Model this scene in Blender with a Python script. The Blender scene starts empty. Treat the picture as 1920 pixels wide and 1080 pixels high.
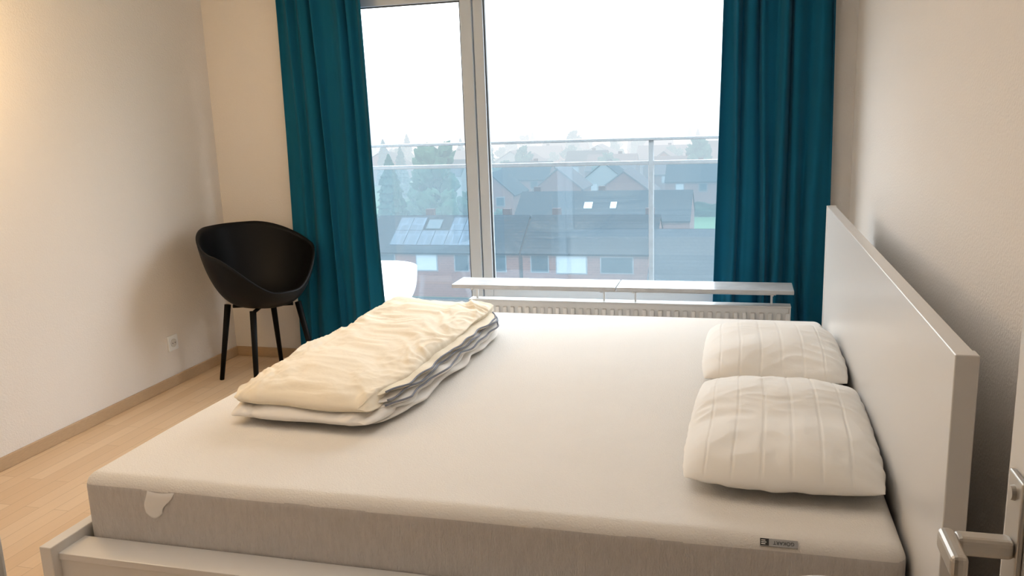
import bpy, bmesh, math, random
from mathutils import Vector, Matrix, noise
random.seed(7)
S = bpy.context.scene
COL = S.collection
S.view_settings.view_transform = 'Standard'

# ------------------------------------------------------------------ materials
def new_mat(name):
    m = bpy.data.materials.new(name); m.use_nodes = True
    nt = m.node_tree; b = nt.nodes['Principled BSDF']
    return m, nt, b
def simple(name, col, rough=0.6, metal=0.0, bump=0.0, bscale=80, var=0.0, vscale=6, spec=0.5, sheen=0.0, aniso=None, transl=0.0):
    m, nt, b = new_mat(name)
    b.inputs['Base Color'].default_value = (*col, 1); b.inputs['Roughness'].default_value = rough
    b.inputs['Metallic'].default_value = metal
    b.inputs['Specular IOR Level'].default_value = spec
    if sheen: b.inputs['Sheen Weight'].default_value = sheen
    tc = nt.nodes.new('ShaderNodeTexCoord')
    mp = nt.nodes.new('ShaderNodeMapping'); nt.links.new(tc.outputs['Object'], mp.inputs['Vector'])
    if aniso: mp.inputs['Scale'].default_value = aniso
    if var > 0:
        n = nt.nodes.new('ShaderNodeTexNoise'); n.inputs['Scale'].default_value = vscale; n.inputs['Detail'].default_value = 4
        nt.links.new(mp.outputs['Vector'], n.inputs['Vector'])
        mx = nt.nodes.new('ShaderNodeMix'); mx.data_type = 'RGBA'
        mx.inputs[6].default_value = (*[c*(1-var) for c in col], 1); mx.inputs[7].default_value = (*[min(1, c*(1+var)) for c in col], 1)
        nt.links.new(n.outputs['Fac'], mx.inputs[0]); nt.links.new(mx.outputs[2], b.inputs['Base Color'])
    if bump > 0:
        n = nt.nodes.new('ShaderNodeTexNoise'); n.inputs['Scale'].default_value = bscale; n.inputs['Detail'].default_value = 3
        nt.links.new(mp.outputs['Vector'], n.inputs['Vector'])
        bp = nt.nodes.new('ShaderNodeBump'); bp.inputs['Strength'].default_value = bump; bp.inputs['Distance'].default_value = 0.01
        nt.links.new(n.outputs['Fac'], bp.inputs['Height']); nt.links.new(bp.outputs['Normal'], b.inputs['Normal'])
    if transl > 0:
        t = nt.nodes.new('ShaderNodeBsdfTranslucent'); t.inputs[0].default_value = (*col, 1)
        ms = nt.nodes.new('ShaderNodeMixShader'); ms.inputs[0].default_value = transl
        nt.links.new(b.outputs[0], ms.inputs[1]); nt.links.new(t.outputs[0], ms.inputs[2])
        nt.links.new(ms.outputs[0], nt.nodes['Material Output'].inputs[0])
    return m

M_wall = simple('wall_paint', (0.76, 0.715, 0.665), 0.85, bump=0.25, bscale=140, spec=0.2)
M_ceil = simple('ceiling_paint', (0.86, 0.85, 0.83), 0.9, spec=0.2)
M_trimw = simple('white_lacquer', (0.72, 0.70, 0.67), 0.35)
M_bedwhite = simple('bed_white_foil', (0.69, 0.67, 0.645), 0.3)
M_alu = simple('window_frame_grey', (0.50, 0.55, 0.60), 0.4, bump=0.05, bscale=300)
M_dark = simple('rubber_gasket', (0.04, 0.045, 0.05), 0.6)
M_metal = simple('brushed_steel', (0.52, 0.49, 0.45), 0.35, metal=0.8)
M_rail = simple('galvanised_rail', (0.21, 0.24, 0.26), 0.6, metal=0.0, var=0.15, vscale=30, spec=.2)
M_black = simple('black_plastic', (0.004, 0.004, 0.005), 0.5, spec=0.18)
M_blackwood = simple('black_stained_wood', (0.004, 0.004, 0.004), 0.55, bump=0.1, bscale=60, spec=.12)
M_whiteplastic = simple('white_plastic', (0.8, 0.82, 0.83), 0.35)
M_rad = simple('radiator_enamel', (0.70, 0.69, 0.67), 0.4)
M_marble = simple('pale_marble', (0.46, 0.465, 0.47), 0.22, var=0.25, vscale=14)
M_matcover = simple('mattress_white_knit', (0.77, 0.735, 0.685), 0.95, bump=0.35, bscale=230, var=0.03, vscale=5, spec=0.1, sheen=0.15)
M_matgrey = simple('mattress_grey_weave', (0.59, 0.555, 0.525), 0.95, bump=0.5, bscale=300, var=0.12, vscale=90, spec=0.1, aniso=(1, 1, 0.25))
M_duvet = simple('duvet_cotton', (0.84, 0.75, 0.60), 0.85, bump=0.4, bscale=14, spec=0.15, sheen=0.1)
M_duvet2 = simple('duvet_underside', (0.80, 0.765, 0.72), 0.85, bump=0.4, bscale=14, spec=0.15, sheen=0.1)
M_piping = simple('grey_piping', (0.20, 0.21, 0.25), 0.8, bump=0.2)
M_pillow = simple('pillow_cotton', (0.78, 0.745, 0.69), 0.85, bump=0.2, bscale=18, spec=0.15, sheen=0.1)
M_curtain = simple('teal_curtain_cloth', (0.004, 0.120, 0.212), 0.8, bump=0.2, bscale=400, var=0.10, vscale=5, spec=0.15, sheen=0.08, transl=0.2)
M_base = simple('oak_baseboard', (0.46, 0.32, 0.19), 0.5, var=0.15, vscale=12, aniso=(3, 3, 20))
M_concrete = simple('balcony_concrete', (0.25, 0.26, 0.26), 0.9, var=0.2, vscale=8, bump=0.3)
M_tag = simple('tag_grey_weave', (0.36, 0.355, 0.35), 0.7)
M_labelw = simple('tag_white', (0.75, 0.75, 0.72), 0.7)
M_labelk = simple('tag_black_print', (0.015, 0.015, 0.015), 0.7)

def floor_mat():
    m, nt, b = new_mat('oak_laminate')
    tc = nt.nodes.new('ShaderNodeTexCoord'); mp = nt.nodes.new('ShaderNodeMapping')
    mp.inputs['Rotation'].default_value = (0, 0, math.radians(90))
    nt.links.new(tc.outputs['Object'], mp.inputs['Vector'])
    br = nt.nodes.new('ShaderNodeTexBrick'); br.inputs['Scale'].default_value = 1
    br.inputs['Brick Width'].default_value = 0.6; br.inputs['Row Height'].default_value = 0.068
    br.inputs['Mortar Size'].default_value = 0.0012
    br.inputs['Color1'].default_value = (0.64, 0.455, 0.28, 1); br.inputs['Color2'].default_value = (0.72, 0.545, 0.365, 1)
    br.inputs['Mortar'].default_value = (0.48, 0.33, 0.20, 1); br.offset = 0.37
    nt.links.new(mp.outputs['Vector'], br.inputs['Vector'])
    mp2 = nt.nodes.new('ShaderNodeMapping'); mp2.inputs['Scale'].default_value = (60, 4, 1); nt.links.new(tc.outputs['Object'], mp2.inputs['Vector'])
    n = nt.nodes.new('ShaderNodeTexNoise'); n.inputs['Scale'].default_value = 1; n.inputs['Detail'].default_value = 5
    nt.links.new(mp2.outputs['Vector'], n.inputs['Vector'])
    mx = nt.nodes.new('ShaderNodeMix'); mx.data_type = 'RGBA'; mx.blend_type = 'MULTIPLY'; mx.inputs[0].default_value = 0.3
    nt.links.new(br.outputs['Color'], mx.inputs[6])
    cr = nt.nodes.new('ShaderNodeValToRGB'); cr.color_ramp.elements[0].color = (.65, .65, .65, 1); cr.color_ramp.elements[1].color = (1, 1, 1, 1)
    nt.links.new(n.outputs['Fac'], cr.inputs[0]); nt.links.new(cr.outputs[0], mx.inputs[7])
    nt.links.new(mx.outputs[2], b.inputs['Base Color']); b.inputs['Roughness'].default_value = 0.38
    return m
M_floor = floor_mat()

def glass_mat(name, tint, refl, rough=0.02):
    m = bpy.data.materials.new(name); m.use_nodes = True; nt = m.node_tree; nt.nodes.clear()
    o = nt.nodes.new('ShaderNodeOutputMaterial'); t = nt.nodes.new('ShaderNodeBsdfTransparent'); t.inputs[0].default_value = (*tint, 1)
    g = nt.nodes.new('ShaderNodeBsdfGlossy'); g.inputs['Roughness'].default_value = rough
    mx = nt.nodes.new('ShaderNodeMixShader'); mx.inputs[0].default_value = refl
    nt.links.new(t.outputs[0], mx.inputs[1]); nt.links.new(g.outputs[0], mx.inputs[2]); nt.links.new(mx.outputs[0], o.inputs[0])
    return m
M_glass = glass_mat('window_glass', (0.98, 0.99, 1.0), 0.02)
M_balglass = glass_mat('balcony_glass', (0.84, 0.93, 0.98), 0.03)

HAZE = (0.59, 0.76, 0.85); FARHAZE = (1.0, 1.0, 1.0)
def hazy(name, col, var=0.0, vscale=1.0, rough=0.9, stripes=None, L=155.0):
    """outdoor surface with mist painted in as emission: world-space (Y) distance drives the mist amount"""
    m = simple(name, col, rough, var=var, vscale=vscale, spec=0.2)
    nt = m.node_tree; b = nt.nodes['Principled BSDF']; out = nt.nodes['Material Output']
    if stripes:
        tc = nt.nodes.new('ShaderNodeTexCoord'); w = nt.nodes.new('ShaderNodeTexBrick')
        mp = nt.nodes.new('ShaderNodeMapping'); nt.links.new(tc.outputs['Object'], mp.inputs[0]); nt.links.new(mp.outputs[0], w.inputs['Vector'])
        mp.inputs['Rotation'].default_value = stripes[0]
        w.inputs['Scale'].default_value = 1; w.inputs['Brick Width'].default_value = stripes[1]; w.inputs['Row Height'].default_value = stripes[2]
        w.inputs['Mortar Size'].default_value = stripes[3]; w.inputs['Color1'].default_value = (*col, 1)
        w.inputs['Color2'].default_value = (*[c*1.25 for c in col], 1); w.inputs['Mortar'].default_value = (*[c*stripes[4] for c in col], 1)
        nt.links.new(w.outputs['Color'], b.inputs['Base Color'])
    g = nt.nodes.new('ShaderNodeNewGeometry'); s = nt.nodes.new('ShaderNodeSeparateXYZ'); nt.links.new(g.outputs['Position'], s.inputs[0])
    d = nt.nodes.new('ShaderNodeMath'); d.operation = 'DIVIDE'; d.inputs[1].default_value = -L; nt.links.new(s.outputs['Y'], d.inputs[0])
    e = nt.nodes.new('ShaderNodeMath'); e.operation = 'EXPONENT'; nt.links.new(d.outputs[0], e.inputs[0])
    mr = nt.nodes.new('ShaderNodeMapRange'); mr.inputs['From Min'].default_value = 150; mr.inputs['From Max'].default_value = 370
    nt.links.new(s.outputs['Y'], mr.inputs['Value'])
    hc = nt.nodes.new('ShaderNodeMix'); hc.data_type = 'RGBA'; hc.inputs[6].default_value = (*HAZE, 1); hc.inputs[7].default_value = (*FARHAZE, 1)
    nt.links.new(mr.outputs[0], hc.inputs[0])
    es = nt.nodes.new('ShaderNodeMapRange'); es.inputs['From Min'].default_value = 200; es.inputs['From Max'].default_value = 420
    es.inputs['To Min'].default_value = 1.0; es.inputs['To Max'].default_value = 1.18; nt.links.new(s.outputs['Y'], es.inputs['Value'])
    em = nt.nodes.new('ShaderNodeEmission'); nt.links.new(hc.outputs[2], em.inputs[0]); nt.links.new(es.outputs[0], em.inputs[1])  # painted mist: haze colour emitted by the surface itself, whiter far off
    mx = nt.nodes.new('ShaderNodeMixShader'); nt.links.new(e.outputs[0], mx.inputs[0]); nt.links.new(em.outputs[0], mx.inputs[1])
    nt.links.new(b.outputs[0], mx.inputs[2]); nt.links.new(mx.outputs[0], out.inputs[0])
    return m
R90 = math.radians(90)
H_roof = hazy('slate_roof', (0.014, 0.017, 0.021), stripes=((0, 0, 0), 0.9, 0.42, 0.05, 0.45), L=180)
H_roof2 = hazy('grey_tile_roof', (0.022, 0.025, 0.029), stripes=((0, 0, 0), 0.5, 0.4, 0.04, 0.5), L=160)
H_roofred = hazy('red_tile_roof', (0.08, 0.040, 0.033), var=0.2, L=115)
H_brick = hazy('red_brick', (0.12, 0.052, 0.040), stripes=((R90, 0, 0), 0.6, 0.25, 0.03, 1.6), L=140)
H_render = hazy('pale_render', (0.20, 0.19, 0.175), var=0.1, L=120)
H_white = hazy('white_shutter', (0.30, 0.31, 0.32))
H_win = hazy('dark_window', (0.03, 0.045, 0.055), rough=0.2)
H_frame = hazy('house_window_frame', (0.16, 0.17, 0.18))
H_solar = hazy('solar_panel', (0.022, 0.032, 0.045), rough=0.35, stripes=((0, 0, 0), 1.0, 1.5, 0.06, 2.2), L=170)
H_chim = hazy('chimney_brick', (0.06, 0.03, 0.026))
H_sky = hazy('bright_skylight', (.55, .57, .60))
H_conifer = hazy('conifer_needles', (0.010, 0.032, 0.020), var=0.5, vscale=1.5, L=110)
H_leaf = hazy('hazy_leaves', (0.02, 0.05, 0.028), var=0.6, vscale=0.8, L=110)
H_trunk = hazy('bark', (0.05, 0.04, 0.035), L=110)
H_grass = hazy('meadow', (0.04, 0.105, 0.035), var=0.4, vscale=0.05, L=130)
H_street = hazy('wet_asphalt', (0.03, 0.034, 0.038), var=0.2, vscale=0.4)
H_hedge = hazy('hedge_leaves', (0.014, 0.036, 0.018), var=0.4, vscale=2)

# ------------------------------------------------------------------ object helpers
def mark(o, label=None, cat=None, group=None, kind=None):
    if label: o['label'] = label
    if cat: o['category'] = cat
    if group: o['group'] = group
    if kind: o['kind'] = kind
    return o
def empty(name, loc, rot=0, **k):
    e = bpy.data.objects.new(name, None); e.empty_display_size = 0.1
    e.location = loc; e.rotation_euler = (0, 0, rot); COL.objects.link(e); return mark(e, **k)
def put(name, bm, mat, parent=None, origin=None, local=False, smooth=False, bevel=0, sub=0, **k):
    me = bpy.data.meshes.new(name)
    if parent is not None:
        off = Vector((0, 0, 0)) if local else Vector(tuple(parent.location))
    else:
        off = Vector(origin) if origin else Vector((0, 0, 0))
    bmesh.ops.translate(bm, verts=bm.verts, vec=-off)
    bmesh.ops.recalc_face_normals(bm, faces=bm.faces)
    bm.to_mesh(me); bm.free()
    o = bpy.data.objects.new(name, me); COL.objects.link(o)
    mats = mat if isinstance(mat, (list, tuple)) else [mat]
    for mm in mats: me.materials.append(mm)
    if smooth:
        for p in me.polygons: p.use_smooth = True
    if parent is not None: o.parent = parent
    else: o.location = off
    if bevel:
        b = o.modifiers.new('bevel', 'BEVEL'); b.width = bevel; b.segments = 3; b.limit_method = 'ANGLE'
    if sub:
        s = o.modifiers.new('sub', 'SUBSURF'); s.levels = sub; s.render_levels = sub
    return mark(o, **k)
def box(x0, x1, y0, y1, z0, z1, bm=None, mi=0):
    if bm is None: bm = bmesh.new()
    vs = [bm.verts.new(p) for p in [(x0,y0,z0),(x1,y0,z0),(x1,y1,z0),(x0,y1,z0),(x0,y0,z1),(x1,y0,z1),(x1,y1,z1),(x0,y1,z1)]]
    for f in [(0,3,2,1),(4,5,6,7),(0,1,5,4),(1,2,6,5),(2,3,7,6),(3,0,4,7)]:
        fa = bm.faces.new([vs[i] for i in f]); fa.material_index = mi
    return bm
def tube(pts, radii, bm=None, seg=12):
    if bm is None: bm = bmesh.new()
    pts = [Vector(p) for p in pts]; rings = []
    if not isinstance(radii, (list, tuple)): radii = [radii]*len(pts)
    for i, p in enumerate(pts):
        d = (pts[min(i+1, len(pts)-1)] - pts[max(i-1, 0)]).normalized()
        a = d.cross(Vector((0, 0, 1)))
        if a.length < 1e-3: a = Vector((1, 0, 0))
        a.normalize(); b = d.cross(a)
        rings.append([bm.verts.new(p + radii[i]*(math.cos(2*math.pi*j/seg)*a + math.sin(2*math.pi*j/seg)*b)) for j in range(seg)])
    for r0, r1 in zip(rings, rings[1:]):
        for j in range(seg): bm.faces.new([r0[j], r0[(j+1) % seg], r1[(j+1) % seg], r1[j]])
    bm.faces.new(rings[0]); bm.faces.new(rings[-1]); return bm
def grid(nu, nv, fn, bm=None, closeu=False):
    if bm is None: bm = bmesh.new()
    g = [[bm.verts.new(fn(i/(nu-(0 if closeu else 1)), j/(nv-1))) for j in range(nv)] for i in range(nu)]
    for i in range(nu if closeu else nu-1):
        for j in range(nv-1):
            i2 = (i+1) % nu
            bm.faces.new([g[i][j], g[i2][j], g[i2][j+1], g[i][j+1]])
    return bm
def sst(e0, e1, x):
    t = max(0, min(1, (x-e0)/(e1-e0))); return t*t*(3-2*t)

# ------------------------------------------------------------------ ROOM
XL, XR, YB, ZC = -3.04, 0.53, 4.45, 2.55
st = dict(kind='structure')
put('floor', box(XL-.1, XR+.1, -1.1, YB+.12, -0.1, 0), M_floor, **st)
put('ceiling', box(XL-.1, XR+.1, -1.1, YB+.12, ZC, ZC+.1), M_ceil, **st)
put('wall_left', box(XL-.1, XL, 0.2, YB+.12, 0, ZC), M_wall, **st)
put('wall_right', box(XR, XR+.1, -1.1, YB+.12, 0, ZC), M_wall, **st)
bm = box(XL, -2.40, YB, YB+.12, 0, ZC); box(0.20, XR, YB, YB+.12, 0, ZC, bm)
box(-2.40, 0.20, YB, YB+.12, 2.16, ZC, bm); box(-1.36, 0.20, YB, YB+.12, 0, 0.40, bm)
put('wall_back', bm, M_wall, **st)
put('wall_front', box(XL, -0.52, 0.28, 0.40, 0, ZC), M_wall, **st)
put('wall_hall', box(-0.62, -0.52, -1.1, 0.28, 0, ZC), M_wall, **st)
put('wall_rear', box(-0.52, XR, -1.2, -1.1, 0, ZC), M_wall, **st)
put('trim_1', box(-0.535, -0.478, 0.255, 0.412, 0, 2.1), M_trimw, bevel=.004, **st)
put('baseboard_left', box(XL, XL+.014, 0.40, YB, 0, 0.058), M_base, bevel=.003, **st)
put('baseboard_back', box(XL+.014, -2.41, YB-.014, YB, 0, 0.058), M_base, bevel=.003, **st)
put('baseboard_right', box(XR-.014, XR, 1.0, YB, 0, 0.058), M_base, bevel=.003, **st)

YW = YB + 0.015
def frame(name, x0, x1, z0, z1, wl, wr, wb, wt, y0, y1):
    bm = box(x0, x0+wl, y0, y1, z0, z1); box(x1-wr, x1, y0, y1, z0, z1, bm)
    box(x0+wl, x1-wr, y0, y1, z0, z0+wb, bm); box(x0+wl, x1-wr, y0, y1, z1-wt, z1, bm)
    f = put(name, bm, M_alu, bevel=.004, **st)
    gx0, gx1, gz0, gz1 = x0+wl, x1-wr, z0+wb, z1-wt
    put('glass_pane', box(gx0, gx1, (y0+y1)/2-.004, (y0+y1)/2+.004, gz0, gz1), M_glass, parent=f)
    bm = box(gx0, gx0+.007, y0+.012, y0+.03, gz0, gz1); box(gx1-.007, gx1, y0+.012, y0+.03, gz0, gz1, bm)
    box(gx0, gx1, y0+.012, y0+.03, gz0, gz0+.006, bm); box(gx0, gx1, y0+.012, y0+.03, gz1-.006, gz1, bm)
    put('gasket', bm, M_dark, parent=f)
    return f
frame('window_1', -2.40, -1.405, 0.0, 2.16, .08, .065, .10, .13, YW, YW+.07)
frame('window_2', -1.400, 0.20, 0.40, 2.16, .055, .07, .06, .10, YW+.01, YW+.08)

# open door beside the camera
dr = put('door_1', box(0.272, 0.312, 0.06, 0.905, 0.005, 2.05), M_trimw, bevel=.003, **st)
put('handle_plate', box(0.266, 0.272, 0.840, 0.882, 0.84, 1.058), M_metal, parent=dr, bevel=.0025)
put('keyhole_screw', tube([(0.262, 0.861, 1.040), (0.267, 0.861, 1.040)], [.007, .008], seg=20), M_metal, parent=dr)
bm = box(0.214, 0.267, 0.843, 0.865, 0.975, 0.995); box(0.200, 0.216, 0.800, 0.865, 0.973, 0.997, bm)
put('door_lever', bm, M_metal, parent=dr, bevel=.006)

so = empty('wall_socket', (XL, 3.85, 0.20), label='white square power socket low on the cream wall', cat='power socket')
put('socket_plate', box(XL, XL+.010, 3.81, 3.89, 0.20, 0.285), M_whiteplastic, parent=so, bevel=.003)
put('socket_inset', tube([(XL+.0102, 3.85, 0.2425), (XL+.0125, 3.85, 0.2425)], .024, seg=24), simple('socket_inset_grey', (.6, .59, .57), .5), parent=so)  # inset disc in a greyer tone than the plate
for yy in (3.84, 3.86):
    put('pin_hole', tube([(XL+.0126, yy, 0.2425), (XL+.014, yy, 0.2425)], .003), M_dark, parent=so)

# ------------------------------------------------------------------ BED
bed = empty('bed', (-0.7, 2.6, 0), label='white foil double bed frame with tall flat headboard against the wall', cat='bed')
put('headboard', box(0.355, 0.389, 1.520, 3.690, 0.0, 1.0), M_bedwhite, parent=bed, bevel=.0025)
for y0 in (1.487, 3.690):
    put('headboard_end_post', box(0.353, 0.391, y0, y0+.033, 0.0, 1.002), M_bedwhite, parent=bed, bevel=.0025)
put('footboard', box(-1.718, -1.682, 1.575, 3.72, 0.0, 0.378), M_bedwhite, parent=bed, bevel=.0025)
bm = box(-1.682, 0.353, 1.600, 1.628, 0.03, 0.334); box(-1.682, 0.353, 1.596, 1.691, 0.334, 0.353, bm)
put('side_rail', bm, M_bedwhite, parent=bed, bevel=.002)
bm = box(-1.682, 0.353, 3.670, 3.698, 0.03, 0.334); box(-1.682, 0.353, 3.655, 3.702, 0.334, 0.353, bm)
put('side_rail', bm, M_bedwhite, parent=bed, bevel=.002)
M_slat = simple('slat_birch', (.5, .38, .24), .6, var=.1)
for i in range(16):
    x = -1.62+i*.125; put('slat', box(x, x+.07, 1.630, 3.668, .264, .278), M_slat, parent=bed)
put('support_leg', box(-.72, -.66, 2.6, 2.66, 0, .263), M_bedwhite, parent=bed)

# mattress
def rbox(x0, x1, y0, y1, z0, z1, r, n, wav=0.0, zsplit=None, upper=True):
    bm = bmesh.new(); cx, cy, cz = (x0+x1)/2, (y0+y1)/2, (z0+z1)/2
    hx, hy, hz = (x1-x0)/2, (y1-y0)/2, (z1-z0)/2
    bmesh.ops.create_cube(bm, size=2)
    bmesh.ops.subdivide_edges(bm, edges=bm.edges[:], cuts=n, use_grid_fill=True)
    def warp(t, h): return (math.copysign(1-(1-abs(t))**2.1, t) if abs(t) > 1e-6 else 0)*h
    for v in bm.verts:
        p = Vector((warp(v.co.x, hx), warp(v.co.y, hy), v.co.z*hz))
        q = Vector((max(-hx+r, min(hx-r, p.x)), max(-hy+r, min(hy-r, p.y)), max(-hz+r, min(hz-r, p.z))))
        d = p-q
        if d.length > 1e-6: p = q + d.normalized()*min(r, max(abs(d.x), abs(d.y), abs(d.z)))
        nn = noise.noise(Vector((p.x*2.2, p.y*2.2, 1.3)))
        if p.z > 0: p.z += wav*nn
        v.co = p + Vector((cx, cy, cz))
    if zsplit is not None:
        kill = []
        for f in bm.faces:
            c = f.calc_center_median()
            zs = zsplit + .002*noise.noise(Vector((c.x*12, c.y*12, 0)))
            if (c.z < zs) == upper: kill.append(f)
        bmesh.ops.delete(bm, geom=kill, context='FACES')
    return bm
mt = empty('mattress', (-0.66, 2.68, 0.342), label='thick mattress with white knit top and greige sides', cat='mattress')
put('mattress_sides', rbox(-1.678, 0.347, 1.694, 3.648, 0.280, 0.527, .038, 96, wav=.004, zsplit=.504, upper=False), M_matgrey, parent=mt, smooth=True)
put('mattress_cover', rbox(-1.6781, 0.3471, 1.6939, 3.6481, 0.2799, 0.5271, .038, 96, wav=.004, zsplit=.500, upper=True), M_matcover, parent=mt, smooth=True)
def flap(u, v):
    w = .042*(1-.30*v+.12*math.sin(v*5.5)*v)
    x = -1.430 + (u-.5)*2*w - .020*v + .006*math.sin(v*6)
    y = 1.6915 + .016*max(0, 1-v*3.0)**2
    return (x, y - .001*v, .511 - .086*v*(.85+.15*math.sin(u*3.4)))
fl = put('fabric_flap', grid(18, 18, flap), simple('flap_white', (.82, .80, .77), .9), parent=mt, smooth=True)
sm = fl.modifiers.new('sol', 'SOLIDIFY'); sm.thickness = .0012
po = Vector((-0.66, 2.68, 0.342))
tagM = Matrix.Translation(Vector((0.094, 1.7005, .5160)) - po) @ Matrix.Rotation(math.radians(-44), 4, 'X')
def tagbox(x0, x1, y0, y1, z0, z1):
    b = box(x0, x1, y0, y1, z0, z1); bmesh.ops.transform(b, matrix=tagM, verts=b.verts); return b
tag = put('fabric_tag', tagbox(-.038, .038, -.0012, .003, -.0078, .0078), M_tag, parent=mt, local=True, label='small grey woven tag with dark emblem and dark lettering')
bm = tagbox(-.0375, -.020, -.0016, -.0011, -.0072, .0072)
put('tag_emblem', bm, M_labelk, parent=tag, local=True)
for i in range(3):
    put('emblem_stripe', tagbox(-.0355, -.027 + .002*(i % 2), -.0020, -.0016, -.0050+.0038*i, -.0034+.0038*i), M_labelw, parent=tag, local=True)
def text(body, size, loc, mat, parent):
    c = bpy.data.curves.new('tag_text', 'FONT'); c.body = body; c.size = size; c.extrude = .0002; c.align_x = 'CENTER'; c.align_y = 'CENTER'
    t = bpy.data.objects.new('tmp_text', c); COL.objects.link(t)
    dg = bpy.context.evaluated_depsgraph_get(); me = bpy.data.meshes.new_from_object(t.evaluated_get(dg))
    bpy.data.objects.remove(t); o = bpy.data.objects.new('tag_text', me); COL.objects.link(o); me.materials.clear(); me.materials.append(mat)
    me.transform(tagM @ Matrix.Translation(loc) @ Matrix.Rotation(math.pi, 4, 'Y') @ Matrix.Rotation(math.radians(90), 4, 'X')); o.parent = parent
    return o
text('GÖKART', .0105, (0.010, -.0016, 0), M_labelk, tag)

# duvet -------------------------------------------------------------------
def fold(p, s):
    n1 = noise.noise(Vector((p[0]*5, p[1]*3.2, s)))
    q = Vector((p[0]*6+n1*2.0, p[1]*5-n1*2.0, s+4))
    n2 = abs(noise.noise(q)); n4 = abs(noise.noise(Vector((p[1]*10+n1*5, p[0]*11-n1*4, s+14))))
    n5 = abs(noise.noise(Vector((p[1]*22-n1*6, p[0]*20+n1*5, s+24))))
    return n1*.018 - n2*.022 - n4*.013 - n5*.006 + .012
def slab(bm, x0, x1, y0, y1, z0, z1, seed, zt=0.0, floor_z=.5315, pw=7.0, xt=0.0):
    cx, cy, cz = (x0+x1)/2, (y0+y1)/2, (z0+z1)/2; hx, hy, hz = (x1-x0)/2, (y1-y0)/2, (z1-z0)/2
    nu, nv = 150, 210
    def fn(u, v):
        a = 2*math.pi*u; t = -1+2*v; t = math.copysign(1-(1-abs(t))**1.6, t)
        k = max(0.0, 1-abs(t)**pw)**.5
        ca, sa = math.cos(a), math.sin(a)
        X = math.copysign(abs(ca)**.40, ca)*hx*(.89+.11*k); Z = math.copysign(abs(sa)**.55, sa)*hz*k
        Y = t*hy
        X += .022*noise.noise(Vector((Y*5, seed, sa*2)))
        x = cx+X; y = cy+Y+.030*noise.noise(Vector((X*5, seed+3, 0)))
        z = cz+Z+zt*t-xt*X/hx
        f = fold((x, y), seed)
        if sa > 0: z += f*min(1, k*1.2)*min(1, sa*2)
        if abs(sa) < .7: x += f*.6*math.copysign(1, ca)*(1-abs(sa)/.7)
        y += (1-k)*f*.7*math.copysign(1, t)
        return (x, y, max(z, floor_z))
    return grid(nu, nv, fn, bm, closeu=True)
dv = empty('duvet', (-1.23, 2.72, .5315), math.radians(-2), label='folded cream duvet with grey piped edges lying on the mattress', cat='duvet')
put('lower_fold', slab(bmesh.new(), -1.465, -0.990, 2.090, 3.27, .529, .594, 11.0), M_duvet2, parent=dv, smooth=True, label='pale off-white lower fold')
put('upper_fold', slab(bmesh.new(), -1.475, -1.005, 2.112, 3.33, .576, .652, 3.0, zt=.014, floor_z=.562, pw=10, xt=.004), M_duvet, parent=dv, smooth=True)
def band(k, zb, xo, hw, hh, y0, y1):
    def c(y):
        w = .005*math.sin(y*19+k*1.3)+.003*math.sin(y*43+k*2)+.014*noise.noise(Vector((y*6, k*3, 0)))
        zz = .002*math.sin(y*31+k*1.9)+.007*noise.noise(Vector((y*10, k*5, 2)))
        return w, zz
    def f(u, v):
        y = y0+(y1-y0)*v; a = 2*math.pi*u; w, zz = c(y)
        e = min(1, 9*v, 9*(1-v))**.5
        return (xo+w+hw*(math.copysign(abs(math.cos(a))**.7, math.cos(a)))*(.4+.6*e)-hw*(1-e)*.5, y, max(.5315, zb+zz+hh*e*math.sin(a)))
    return f
for k, (zb, xo, hw, hh) in enumerate([(.544, -1.010, .058, .012), (.560, -1.020, .055, .011), (.577, -1.014, .058, .011), (.594, -1.022, .055, .0105), (.610, -1.022, .054, .010)]):
    f = band(k, zb, xo, hw, hh, 2.15+.012*k, 3.30)
    put('layered_hem', grid(20, 170, f, closeu=True), M_duvet2 if k < 4 else M_duvet, parent=dv, smooth=True)
    if k >= 2:
        pts = []
        for i in range(4, 166):
            p = f(0.02, i/169); pts.append((p[0]+.002, p[1], p[2]+.003))
        put('piping', tube(pts, .0032, seg=6), M_piping, parent=dv, smooth=True, label='dark grey piped edge')

# pillows -----------------------------------------------------------------
def pillow(name, cx, cy, lx, ly, th, z0, rz, xt, yt, seed, label):
    e = empty(name, (cx, cy, z0), rz, label=label, cat='pillow', group='bed pillows')
    bm = bmesh.new(); N = 170
    for side in (1, -1):
        def fn(u, v, side=side):
            x, y = -1+2*u, -1+2*v
            x = math.copysign(1-(1-abs(x))**1.4, x); y = math.copysign(1-(1-abs(y))**1.4, y)
            kx, ky = max(0, 1-abs(x)**2.6), max(0, 1-abs(y)**2.6)
            h = (kx*ky)**.55*th/2
            cr = 1-.085*(x*x*y*y)**1.4
            px = x*lx/2*cr*(1-.015*(1-y*y)*abs(x)); py = y*ly/2*cr*(1-.015*(1-x*x)*abs(y))
            if side > 0:
                for q in (-.74, -.46, -.18, .10, .38, .66):
                    h -= .0016*math.exp(-((x-q-.015*math.sin(y*3+seed))/.010)**2)*min(1, h/.02)
                n = noise.noise(Vector((px*5+seed, py*5, seed))); n2 = abs(noise.noise(Vector((px*10+seed, py*10+n*2, 3))))
                h += (n*.011 - n2*.005)*min(1, h/.03)
                z = th*.32+h*1.36
            else:
                z = th*.32-h*.64
            wr = .003*noise.noise(Vector((px*26, py*26, seed)))*(1-kx*ky)
            z += wr + xt*max(0, x+.2)**1.5 + yt*max(0, y)**1.5
            return (px+wr, py+wr, max(z, .001))
        grid(N, N, fn, bm)
    bmesh.ops.remove_doubles(bm, verts=bm.verts, dist=.0003)
    put('pillow_case', bm, M_pillow, parent=e, local=True, smooth=True)
    return e
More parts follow.
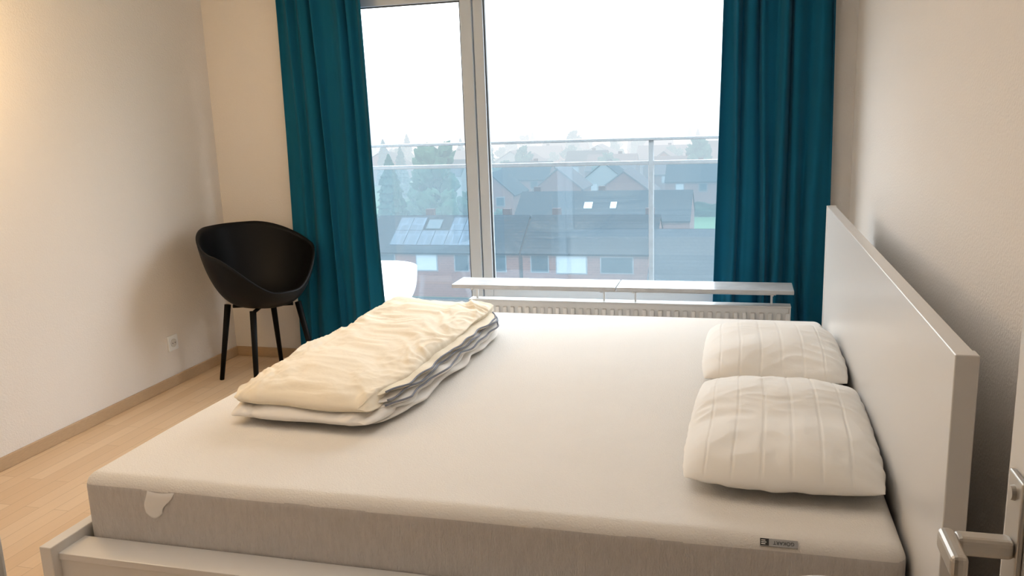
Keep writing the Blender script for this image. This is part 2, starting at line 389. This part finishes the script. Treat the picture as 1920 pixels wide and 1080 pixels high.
pillow('pillow', .115, 2.222, .478, .760, .114, .5315, math.radians(-1.5), .0, .010, 2.0, 'plump white quilted pillow nearer the door, resting by the headboard')
pillow('pillow', .118, 2.960, .470, .68, .114, .5315, math.radians(0), .003, .0, 9.0, 'white quilted pillow nearer the window, resting by the headboard')

# ------------------------------------------------------------------ curtains
def curtain(x0, x1, n, seed, label, y=4.385, dx0=0, dx1=0):
    def fn(u, v):
        z = .03+2.44*v
        uu = u + .012*math.sin(v*3+u*9+seed)
        ph = uu*n*2*math.pi + 3.6*noise.noise(Vector((u*3.6, v*1.3, seed)))
        amp = .019*(1+1.0*noise.noise(Vector((u*6, v*1.5, seed+5))))
        xx = x0+dx0*(1-v) + (x1+dx1*(1-v)-x0-dx0*(1-v))*u + .010*math.sin(ph*.5+v*2)
        return (xx, y + amp*math.sin(ph) + .006*math.sin(ph*1.7+seed), z)
    cx = (x0+x1)/2
    o = put('curtain', grid(260, 60, fn), M_curtain, origin=(cx, y, .03), smooth=True, label=label, cat='curtain', group='teal curtains')
    s = o.modifiers.new('sol', 'SOLIDIFY'); s.thickness = .003
curtain(-2.52, -2.01, 5.5, 1.0, 'teal floor-length pleated curtain hanging beside the black chair', dx0=-.04, dx1=.04)
curtain(-.095, .42, 6.5, 8.0, 'teal floor-length pleated curtain hanging behind the radiator end', dx0=-.04, dx1=.01)

# ------------------------------------------------------------------ radiator and shelf
rd = empty('radiator', (-.57, 4.16, .0), label='cream ribbed panel radiator under the window', cat='radiator')
put('radiator_panel', box(-1.372, .242, 4.135, 4.185, .10, .462), M_rad, parent=rd, bevel=.004)
bm = bmesh.new()
for i in range(40):
    x = -1.355+i*.0405; box(x, x+.022, 4.122, 4.136, .125, .435, bm)
put('radiator_ribs', bm, M_rad, parent=rd, bevel=.005)
put('top_grille', box(-1.380, .250, 4.126, 4.195, .462, .470), M_rad, parent=rd, bevel=.002)
for x in (-1.379, .243):
    put('side_panel', box(x, x+.006, 4.13, 4.19, .10, .462), M_rad, parent=rd)
for x in (-1.1, 0.0):
    put('foot_bracket', box(x-.02, x+.02, 4.14, 4.18, 0, .10), M_rad, parent=rd)
sh = empty('window_shelf', (-.57, 4.12, .47), label='pale grey marble ledge on brackets above the radiator', cat='shelf')
for x0, x1 in ((-1.435, -.583), (-.578, .255)):
    put('marble_slab', box(x0, x1, 4.02, 4.215, .550, .570), M_marble, parent=sh, bevel=.003)
for x in (-1.34, -.66, -.50, .16):
    bm = box(x-.005, x+.005, 4.06, 4.19, .533, .550); box(x-.005, x+.005, 4.155, 4.165, .471, .540, bm)
    put('shelf_bracket', bm, M_rad, parent=sh)
put('support_bar', box(-1.36, .18, 4.14, 4.150, .521, .529), M_rad, parent=sh)

# ------------------------------------------------------------------ black shell chair
ch = empty('armchair', (-2.57, 4.05, 0), math.radians(62), label='black moulded shell armchair with four black wooden legs in the corner', cat='chair')
def shell(u, v):
    th = 2*math.pi*u
    a = abs(((th+math.pi) % (2*math.pi))-math.pi)/math.pi   # 0 front .. 1 back
    h = .535 + .205*sst(.05, .42, a) + .125*sst(.36, .85, a)
    rx = .312; ry = .270 + .02*a
    sx, cy_ = math.sin(th), -math.cos(th)
    t = v
    rr = math.sin(t*math.pi/2)**.70
    zz = (1-math.cos(t*math.pi/2))**1.2
    z = .430 + (h-.430)*zz
    flare = .94+.06*sst(.10, .34, a)
    lean = .05*sst(.55, 1, a)*zz
    return (sx*rx*rr*(.84+.16*zz)*flare, cy_*ry*rr*(.92+.08*zz) + lean, z)
bm = grid(96, 28, shell, closeu=True)
bmesh.ops.remove_doubles(bm, verts=bm.verts, dist=.0005)
o = put('seat_shell', bm, M_black, parent=ch, local=True, smooth=True)
sm = o.modifiers.new('sol', 'SOLIDIFY'); sm.thickness = .012; sm.offset = 0
for sx in (-1, 1):
    for sy in (-1, 1):
        put('leg', tube([(sx*.140, sy*.135, .435), (sx*.194, sy*.190, 0)], [.018, .0125], seg=14), M_blackwood, parent=ch, local=True, smooth=True)
bm = tube([(-.12, -.115, .425), (.12, .115, .425)], .010); tube([(.12, -.115, .425), (-.12, .115, .425)], .010, bm)
put('under_frame', bm, M_blackwood, parent=ch, local=True)

# ------------------------------------------------------------------ small white stool near the bed
stl = empty('stool', (.165, 1.245, 0), label='small round white stool beside the bed', cat='stool')
put('seat', tube([(0, 0, .603), (0, 0, .607), (0, 0, .627), (0, 0, .631)], [.142, .148, .148, .142], seg=48), M_whiteplastic, parent=stl, local=True)
for k in range(3):
    a = k*2.094+.5
    put('leg', tube([(.09*math.cos(a), .09*math.sin(a), .603), (.135*math.cos(a), .135*math.sin(a), 0)], [.014, .010]), M_whiteplastic, parent=stl, local=True)

# ------------------------------------------------------------------ balcony
put('floor_balcony', box(-4.2, 2.2, YB+.12, 5.85, -.2, -.02), M_concrete, kind='structure')
YR = 5.70
rl = empty('balcony_railing', (-1, YR, -.02), label='grey metal balcony railing with clear glass panels', cat='railing')
put('top_rail', box(-4.2, 2.2, YR-.03, YR+.03, 1.222, 1.242), M_rail, parent=rl, bevel=.004)
put('lower_rail', box(-4.2, 2.2, YR-.018, YR+.018, 1.062, 1.088), M_rail, parent=rl, bevel=.003)
xs = [-3.05, -1.80, -.575, .65, 1.9]
for x in xs:
    put('post', box(x-.015, x+.015, YR-.02, YR+.02, -.02, 1.222), M_rail, parent=rl, bevel=.003)
for a, b in zip(xs, xs[1:]):
    put('glass_panel', box(a+.02, b-.02, YR-.005, YR+.005, .10, 1.060), M_balglass, parent=rl)

lc = empty('garden_chair', (-2.36, 5.10, -.02), math.radians(-35), label='low white rounded plastic garden chair on the balcony', cat='chair')
def tubshell(u, v):
    th = 2*math.pi*u
    a = abs(((th+math.pi) % (2*math.pi))-math.pi)/math.pi
    h = .25+.215*sst(.25, .60, a)
    sx, cy_ = math.sin(th), -math.cos(th)
    rr = math.sin(v*math.pi/2)**.6; zz = (1-math.cos(v*math.pi/2))**1.4
    return (sx*.29*rr, cy_*.28*rr, .20+(h-.20)*zz)
bm = grid(60, 20, tubshell, closeu=True); bmesh.ops.remove_doubles(bm, verts=bm.verts, dist=.0005)
o = put('seat_shell', bm, M_whiteplastic, parent=lc, local=True, smooth=True); sm = o.modifiers.new('s', 'SOLIDIFY'); sm.thickness = .022
for sx in (-1, 1):
    for sy in (-1, 1):
        put('leg', tube([(sx*.16, sy*.16, .23), (sx*.21, sy*.21, 0)], .02), M_whiteplastic, parent=lc, local=True)

# ------------------------------------------------------------------ OUTSIDE
GZ = -17.3
put('floor_ground', box(-900, 900, 12, 3000, GZ-1, GZ), H_grass, kind='structure')
put('floor_street', box(-120, 60, 14, 81.5, GZ, GZ+.06), H_street, kind='structure')
def house(x0, x1, y0, y1, ze, zr, ridge='x', roof=H_roof, wall=H_brick, label='', wins=(), chim=(), over=.35, group='brick houses with dark roofs', gz=GZ):
    e = empty('house', ((x0+x1)/2, (y0+y1)/2, gz), label=label, cat='house', group=group)
    bm = bmesh.new()
    if ridge == 'x':
        ym = (y0+y1)/2
        prof = [(y0, gz), (y1, gz), (y1, ze), (ym, zr-.15), (y0, ze)]
        A = [bm.verts.new((x0, p[0], p[1])) for p in prof]; B = [bm.verts.new((x1, p[0], p[1])) for p in prof]
    else:
        xm = (x0+x1)/2
        prof = [(x0, gz), (x1, gz), (x1, ze), (xm, zr-.15), (x0, ze)]
        A = [bm.verts.new((p[0], y0, p[1])) for p in prof]; B = [bm.verts.new((p[0], y1, p[1])) for p in prof]
    bm.faces.new(A); bm.faces.new(B[::-1])
    for i in range(5): bm.faces.new([A[i], A[(i+1) % 5], B[(i+1) % 5], B[i]])
    put('house_walls', bm, wall, parent=e)
    bm = bmesh.new(); t = .18
    if ridge == 'x':
        ym = (y0+y1)/2; sl = (zr-ze)/(ym-y0); o_ = over
        prof = [(y0-o_, ze-sl*o_), (ym, zr), (y1+o_, ze-sl*o_), (y1+o_, ze-sl*o_+t), (ym, zr+t), (y0-o_, ze-sl*o_+t)]
        A = [bm.verts.new((x0-.1, p[0], p[1])) for p in prof]; B = [bm.verts.new((x1+.1, p[0], p[1])) for p in prof]
    else:
        xm = (x0+x1)/2; sl = (zr-ze)/(xm-x0); o_ = over
        prof = [(x0-o_, ze-sl*o_), (xm, zr), (x1+o_, ze-sl*o_), (x1+o_, ze-sl*o_+t), (xm, zr+t), (x0-o_, ze-sl*o_+t)]
        A = [bm.verts.new((p[0], y0-.2, p[1])) for p in prof]; B = [bm.verts.new((p[0], y1+.2, p[1])) for p in prof]
    for q in ([0, 1, 4, 5], [1, 2, 3, 4]):
        bm.faces.new([A[i] for i in q]); bm.faces.new([B[i] for i in q[::-1]])
    for i in (0, 1, 2, 3, 4, 5): bm.faces.new([A[i], A[(i+1) % 6], B[(i+1) % 6], B[i]])
    put('roof', bm, roof, parent=e)
    for (cx, w, z0, z1, m) in wins:
        put('window_frame', box(cx-w/2-.12, cx+w/2+.12, y0-.05, y0+.02, z0-.12, z1+.12), H_frame, parent=e)
        put('window_pane', box(cx-w/2, cx+w/2, y0-.09, y0-.05, z0, z1), m, parent=e)
    for (cx, cy) in chim:
        put('chimney', box(cx-.45, cx+.45, cy-.35, cy+.35, ze+1, zr+.75), H_chim, parent=e)
    return e
ZE, ZR = -12.45, -9.35
def on_roof(y, y0, y1, ze, zr): return ze+(zr-ze)*(y-y0)/((y0+y1)/2-y0)
def roof_panel(e, name, xa, xb, ya, yb, y0, y1, ze, zr, mat, lift=.22, th=.08):
    bm = bmesh.new()
    za, zb = on_roof(ya, y0, y1, ze, zr)+lift, on_roof(yb, y0, y1, ze, zr)+lift
    vs = [bm.verts.new(p) for p in [(xa, ya, za), (xb, ya, za), (xb, yb, zb), (xa, yb, zb), (xa, ya, za+th), (xb, ya, za+th), (xb, yb, zb+th), (xa, yb, zb+th)]]
    for f in [(0,3,2,1),(4,5,6,7),(0,1,5,4),(1,2,6,5),(2,3,7,6),(3,0,4,7)]: bm.faces.new([vs[i] for i in f])
    return put(name, bm, mat, parent=e)
hA = house(-39, -21.8, 82, 92, ZE, ZR, label='brick terraced house with slate roof and solar panels',
     wins=[(-31.9, 2.2, -14.4, -12.75, H_white), (-24.0, 1.5, -14.4, -12.75, H_win), (-28.0, 1.4, -14.4, -12.75, H_win), (-36.4, 1.6, -14.4, -12.75, H_win)], chim=[(-33.5, 88.2), (-24.5, 88)])
for i in range(6):
    x = -36.3+i*1.55
    roof_panel(hA, 'solar_panel', x, x+1.5, 82.6, 84.6, 82, 92, ZE, ZR, H_solar)
for i in (0, 1, 4, 5):
    x = -36.3+i*1.55; roof_panel(hA, 'solar_panel', x, x+1.5, 84.65, 86.5, 82, 92, ZE, ZR, H_solar)
roof_panel(hA, 'skylight', -32.9, -31.3, 84.9, 86.2, 82, 92, ZE, ZR, H_win)
hB = house(-21.4, -7.9, 82, 92, ZE, ZR, label='brick terraced house with dark slate roof and white shutter', roof=H_roof,
     wins=[(-19.6, 1.7, -14.4, -12.75, H_win), (-16.3, 3.0, -14.5, -12.75, H_white), (-11.7, 3.1, -14.4, -12.9, H_win)], chim=[(-19.0, 88.2), (-9, 88)])
hC = house(-7.2, 9, 69.0, 80.0, ZE+.1, ZR+.25, label='low house with wide grey tiled roof', roof=H_roof2, wall=H_render, wins=[(-4, 2, -14.6, -12.9, H_win)], gz=GZ+.06)
hD = house(-29, -6.0, 107, 118, -12.4, -9.2, label='long house with dark roof and two bright skylights', roof=H_roof2, wall=H_brick, chim=[(-27, 113), (-18, 113)])
roof_panel(hD, 'skylight', -19.9, -18.8, 109.0, 110.1, 107, 118, -12.4, -9.2, H_sky)
roof_panel(hD, 'skylight', -16.4, -15.6, 109.0, 110.1, 107, 118, -12.4, -9.2, H_sky)
house(-66, -43, 84, 94, ZE, ZR, label='brick terraced house with slate roof', wins=[(-50, 2, -14.4, -12.8, H_win)])
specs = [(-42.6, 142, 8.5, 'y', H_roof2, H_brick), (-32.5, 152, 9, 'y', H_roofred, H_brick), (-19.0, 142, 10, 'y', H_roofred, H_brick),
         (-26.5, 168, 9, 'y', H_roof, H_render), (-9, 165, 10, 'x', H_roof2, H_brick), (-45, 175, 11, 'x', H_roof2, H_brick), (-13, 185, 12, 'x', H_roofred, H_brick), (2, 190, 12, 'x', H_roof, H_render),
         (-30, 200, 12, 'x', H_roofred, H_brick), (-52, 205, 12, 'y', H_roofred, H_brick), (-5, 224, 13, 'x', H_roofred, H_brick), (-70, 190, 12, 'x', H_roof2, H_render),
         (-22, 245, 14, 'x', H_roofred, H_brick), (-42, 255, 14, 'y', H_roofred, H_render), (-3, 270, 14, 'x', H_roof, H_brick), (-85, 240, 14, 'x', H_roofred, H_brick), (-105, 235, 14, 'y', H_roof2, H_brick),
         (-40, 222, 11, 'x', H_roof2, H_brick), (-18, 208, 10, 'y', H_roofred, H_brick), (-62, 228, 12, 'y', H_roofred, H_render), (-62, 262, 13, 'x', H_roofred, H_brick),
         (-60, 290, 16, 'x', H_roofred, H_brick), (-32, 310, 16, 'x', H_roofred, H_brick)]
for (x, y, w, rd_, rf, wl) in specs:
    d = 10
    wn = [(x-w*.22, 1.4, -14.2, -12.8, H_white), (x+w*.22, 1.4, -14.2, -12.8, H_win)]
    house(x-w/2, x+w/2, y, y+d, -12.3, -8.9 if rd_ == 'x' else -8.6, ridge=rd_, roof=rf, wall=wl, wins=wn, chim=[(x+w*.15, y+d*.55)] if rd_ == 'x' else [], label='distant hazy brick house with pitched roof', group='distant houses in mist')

def canopy_decid(seed, h=10.0, r=4.0):
    bm = bmesh.new(); rnd = random.Random(seed)
    for i in range(22):
        z = h*(.30+.64*rnd.random()); k = math.sin(min(1, (z/h-.2)/.8)*math.pi)**.6
        a = rnd.random()*6.28; d = r*.68*k*rnd.random()**.5
        s = r*(.20+.22*rnd.random())*(.55+.45*k)
        m = Matrix.Translation((d*math.cos(a), d*math.sin(a), z)) @ Matrix.Diagonal((s, s, s*1.15, 1))
        bmesh.ops.create_icosphere(bm, subdivisions=3, radius=1, matrix=m)
    for v in bm.verts:
        n = noise.noise(v.co*1.1+Vector((seed, 0, 0))); n2 = noise.noise(v.co*3.3+Vector((seed, 5, 0)))
        v.co += Vector((v.co.x, v.co.y, 0)).normalized()*(n*.9+n2*.6) + Vector((0, 0, n2*.7+n*.4))
    return bm
def canopy_conifer(seed, h=15.0, r=3.0):
    def fn(u, v):
        a = 2*math.pi*u; z = 1.0+(h-1.0)*v; tier = (v*13) % 1
        rr = r*(1-v)**.7*(1-.22*tier) + .02
        rr *= 1+.5*noise.noise(Vector((math.cos(a)*2.2, math.sin(a)*2.2, z*.9+seed))) + .25*noise.noise(Vector((math.cos(a)*6, math.sin(a)*6, z*2.4+seed)))
        return (rr*math.cos(a), rr*math.sin(a), z-.4*(1-tier)*(1-v))
    return grid(48, 90, fn, closeu=True)
protos = {}; placed = []
RAD = {'c': 3.2, 'c2': 2.2, 'b': 3.9, 'd1': 4.3, 'd2': 4.3, 'd3': 4.3}
def tree(kind, x, y, sc, label):
    placed.append((x, y, RAD[kind]*sc))
    e = empty('tree', (x, y, GZ), random.random()*6, label=label, cat='tree', group='trees in mist'); e.scale = (sc, sc, sc)
    if kind not in protos:
        if kind == 'c': bm, mt_, hh = canopy_conifer(1), H_conifer, 3
        elif kind == 'c2': bm, mt_, hh = canopy_conifer(8, 13, 2.0), H_conifer, 3
        elif kind == 'b': bm, mt_, hh = canopy_decid(3, 15, 3.6), H_leaf, 8
        else: bm, mt_, hh = canopy_decid(int(kind[1:])+10, 10, 4.0), H_leaf, 5
        c = put('canopy', bm, mt_, parent=e, local=True, smooth=True)
        t = put('trunk', tube([(0, 0, 0), (0.1, 0, hh)], [.28, .15]), H_trunk, parent=e, local=True)
        protos[kind] = (c, t)
    else:
        for pz in protos[kind]:
            q = pz.copy(); q.parent = e; COL.objects.link(q)
    return e
tree('c', -45.5, 105, .95, 'tall dark conifer rising behind the terraced roofs')
tree('c2', -42.2, 99.5, .85, 'slim dark conifer rising behind the terraced roofs')
tree('b', -39.3, 107, 1.05, 'tall airy birch rising behind the terraced roofs')
tree('b', -36.0, 98.5, .68, 'leafy birch rising behind the terraced roofs')
tree('d1', -50, 98, .75, 'leafy bush-like tree behind the terraced roofs')
tree('d2', -33.0, 114, .55, 'round leafy tree between houses')
tree('d1', -31, 124, .5, 'small round leafy tree between houses')
tree('d2', -39, 119, .75, 'round leafy tree between houses')
tree('d3', -46.5, 118, .8, 'round leafy tree between houses')
tree('d3', -10, 132, .40, 'small round leafy tree on the green')
tree('d3', -25, 131, .35, 'small round leafy tree between houses')
rr = random.Random(5)
kinds = ['d1', 'd2', 'd3', 'b', 'd2', 'd1', 'd3', 'c']
for i in range(130):
    y = rr.uniform(180, 350); x = y*rr.uniform(-.50, .02)
    k = rr.choice(kinds); sc = rr.uniform(.65, .95)*(1-.2*(y > 300)); R = RAD[k]*sc
    if any(abs(x-s[0]) < s[2]/2+R+.5 and -R-.5 < y-s[1] < 10.5+R for s in specs): continue
    if any(math.hypot(x-p[0], y-p[1]) < 1.15*(R+p[2])+.5 for p in placed): continue
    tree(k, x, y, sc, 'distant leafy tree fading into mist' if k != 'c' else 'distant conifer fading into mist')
for (x0, x1, y0) in ((-28, -12, 127), (-12, 6, 150), (-52, -42, 128)):
    bm = box(x0, x1, y0, y0+1.5, GZ, GZ+2.2); bmesh.ops.subdivide_edges(bm, edges=bm.edges[:], cuts=14, use_grid_fill=True)
    for v in bm.verts:
        if v.co.z > GZ+.1: v.co += Vector((0, noise.noise(v.co)*.6, noise.noise(v.co*.9)*.7))
    put('hedge', bm, H_hedge, origin=((x0+x1)/2, y0, GZ), smooth=True, label='trimmed dark green garden hedge', cat='hedge')

# ------------------------------------------------------------------ world + lights
w = bpy.data.worlds.new('overcast'); S.world = w; w.use_nodes = True; nt = w.node_tree; bg = nt.nodes['Background']
tc = nt.nodes.new('ShaderNodeTexCoord'); sp = nt.nodes.new('ShaderNodeSeparateXYZ'); nt.links.new(tc.outputs['Generated'], sp.inputs[0])
mr = nt.nodes.new('ShaderNodeMapRange'); mr.inputs['From Min'].default_value = -.05; mr.inputs['From Max'].default_value = .20
nt.links.new(sp.outputs['Z'], mr.inputs['Value'])
cr = nt.nodes.new('ShaderNodeValToRGB'); nt.links.new(mr.outputs[0], cr.inputs[0])
cr.color_ramp.elements[0].color = (*FARHAZE, 1); cr.color_ramp.elements[0].position = .16
cr.color_ramp.elements[1].color = (.93, .97, 1, 1); cr.color_ramp.elements[1].position = .3
ms = nt.nodes.new('ShaderNodeMapRange'); ms.inputs['From Min'].default_value = 0; ms.inputs['From Max'].default_value = .25
ms.inputs['To Min'].default_value = 1.18; ms.inputs['To Max'].default_value = 9.6; nt.links.new(sp.outputs['Z'], ms.inputs['Value'])
nt.links.new(cr.outputs[0], bg.inputs[0]); nt.links.new(ms.outputs[0], bg.inputs[1])

def light(kind, name, loc, energy, col, size=.2, rot=(0, 0, 0), sy=None):
    l = bpy.data.lights.new(name, kind); l.energy = energy; l.color = col
    if kind == 'AREA':
        l.size = size
        if sy: l.shape = 'RECTANGLE'; l.size_y = sy
    else: l.shadow_soft_size = size
    o = bpy.data.objects.new(name, l); o.location = loc; o.rotation_euler = rot; COL.objects.link(o); return o
light('POINT', 'wall_lamp_light', (-2.70, 2.42, 1.82), 23, (1.0, .67, .33), .12)
light('AREA', 'ceiling_fill_light', (-1.1, 1.7, 2.48), 12.5, (1.0, .92, .83), 1.8)  # unseen fill added under the ceiling to brighten the room, no fixture

# ------------------------------------------------------------------ camera
cam = bpy.data.cameras.new('camera'); co = bpy.data.objects.new('camera', cam); COL.objects.link(co)
cam.sensor_width = 36; cam.lens = 1568/1920*36; cam.clip_start = .02; cam.clip_end = 5000
co.matrix_world = Matrix(((.96528, -.01944, .26051, 0), (.25887, .20468, -.94396, 0), (-.03497, .97863, .20260, 1.42), (0, 0, 0, 1)))
S.camera = co
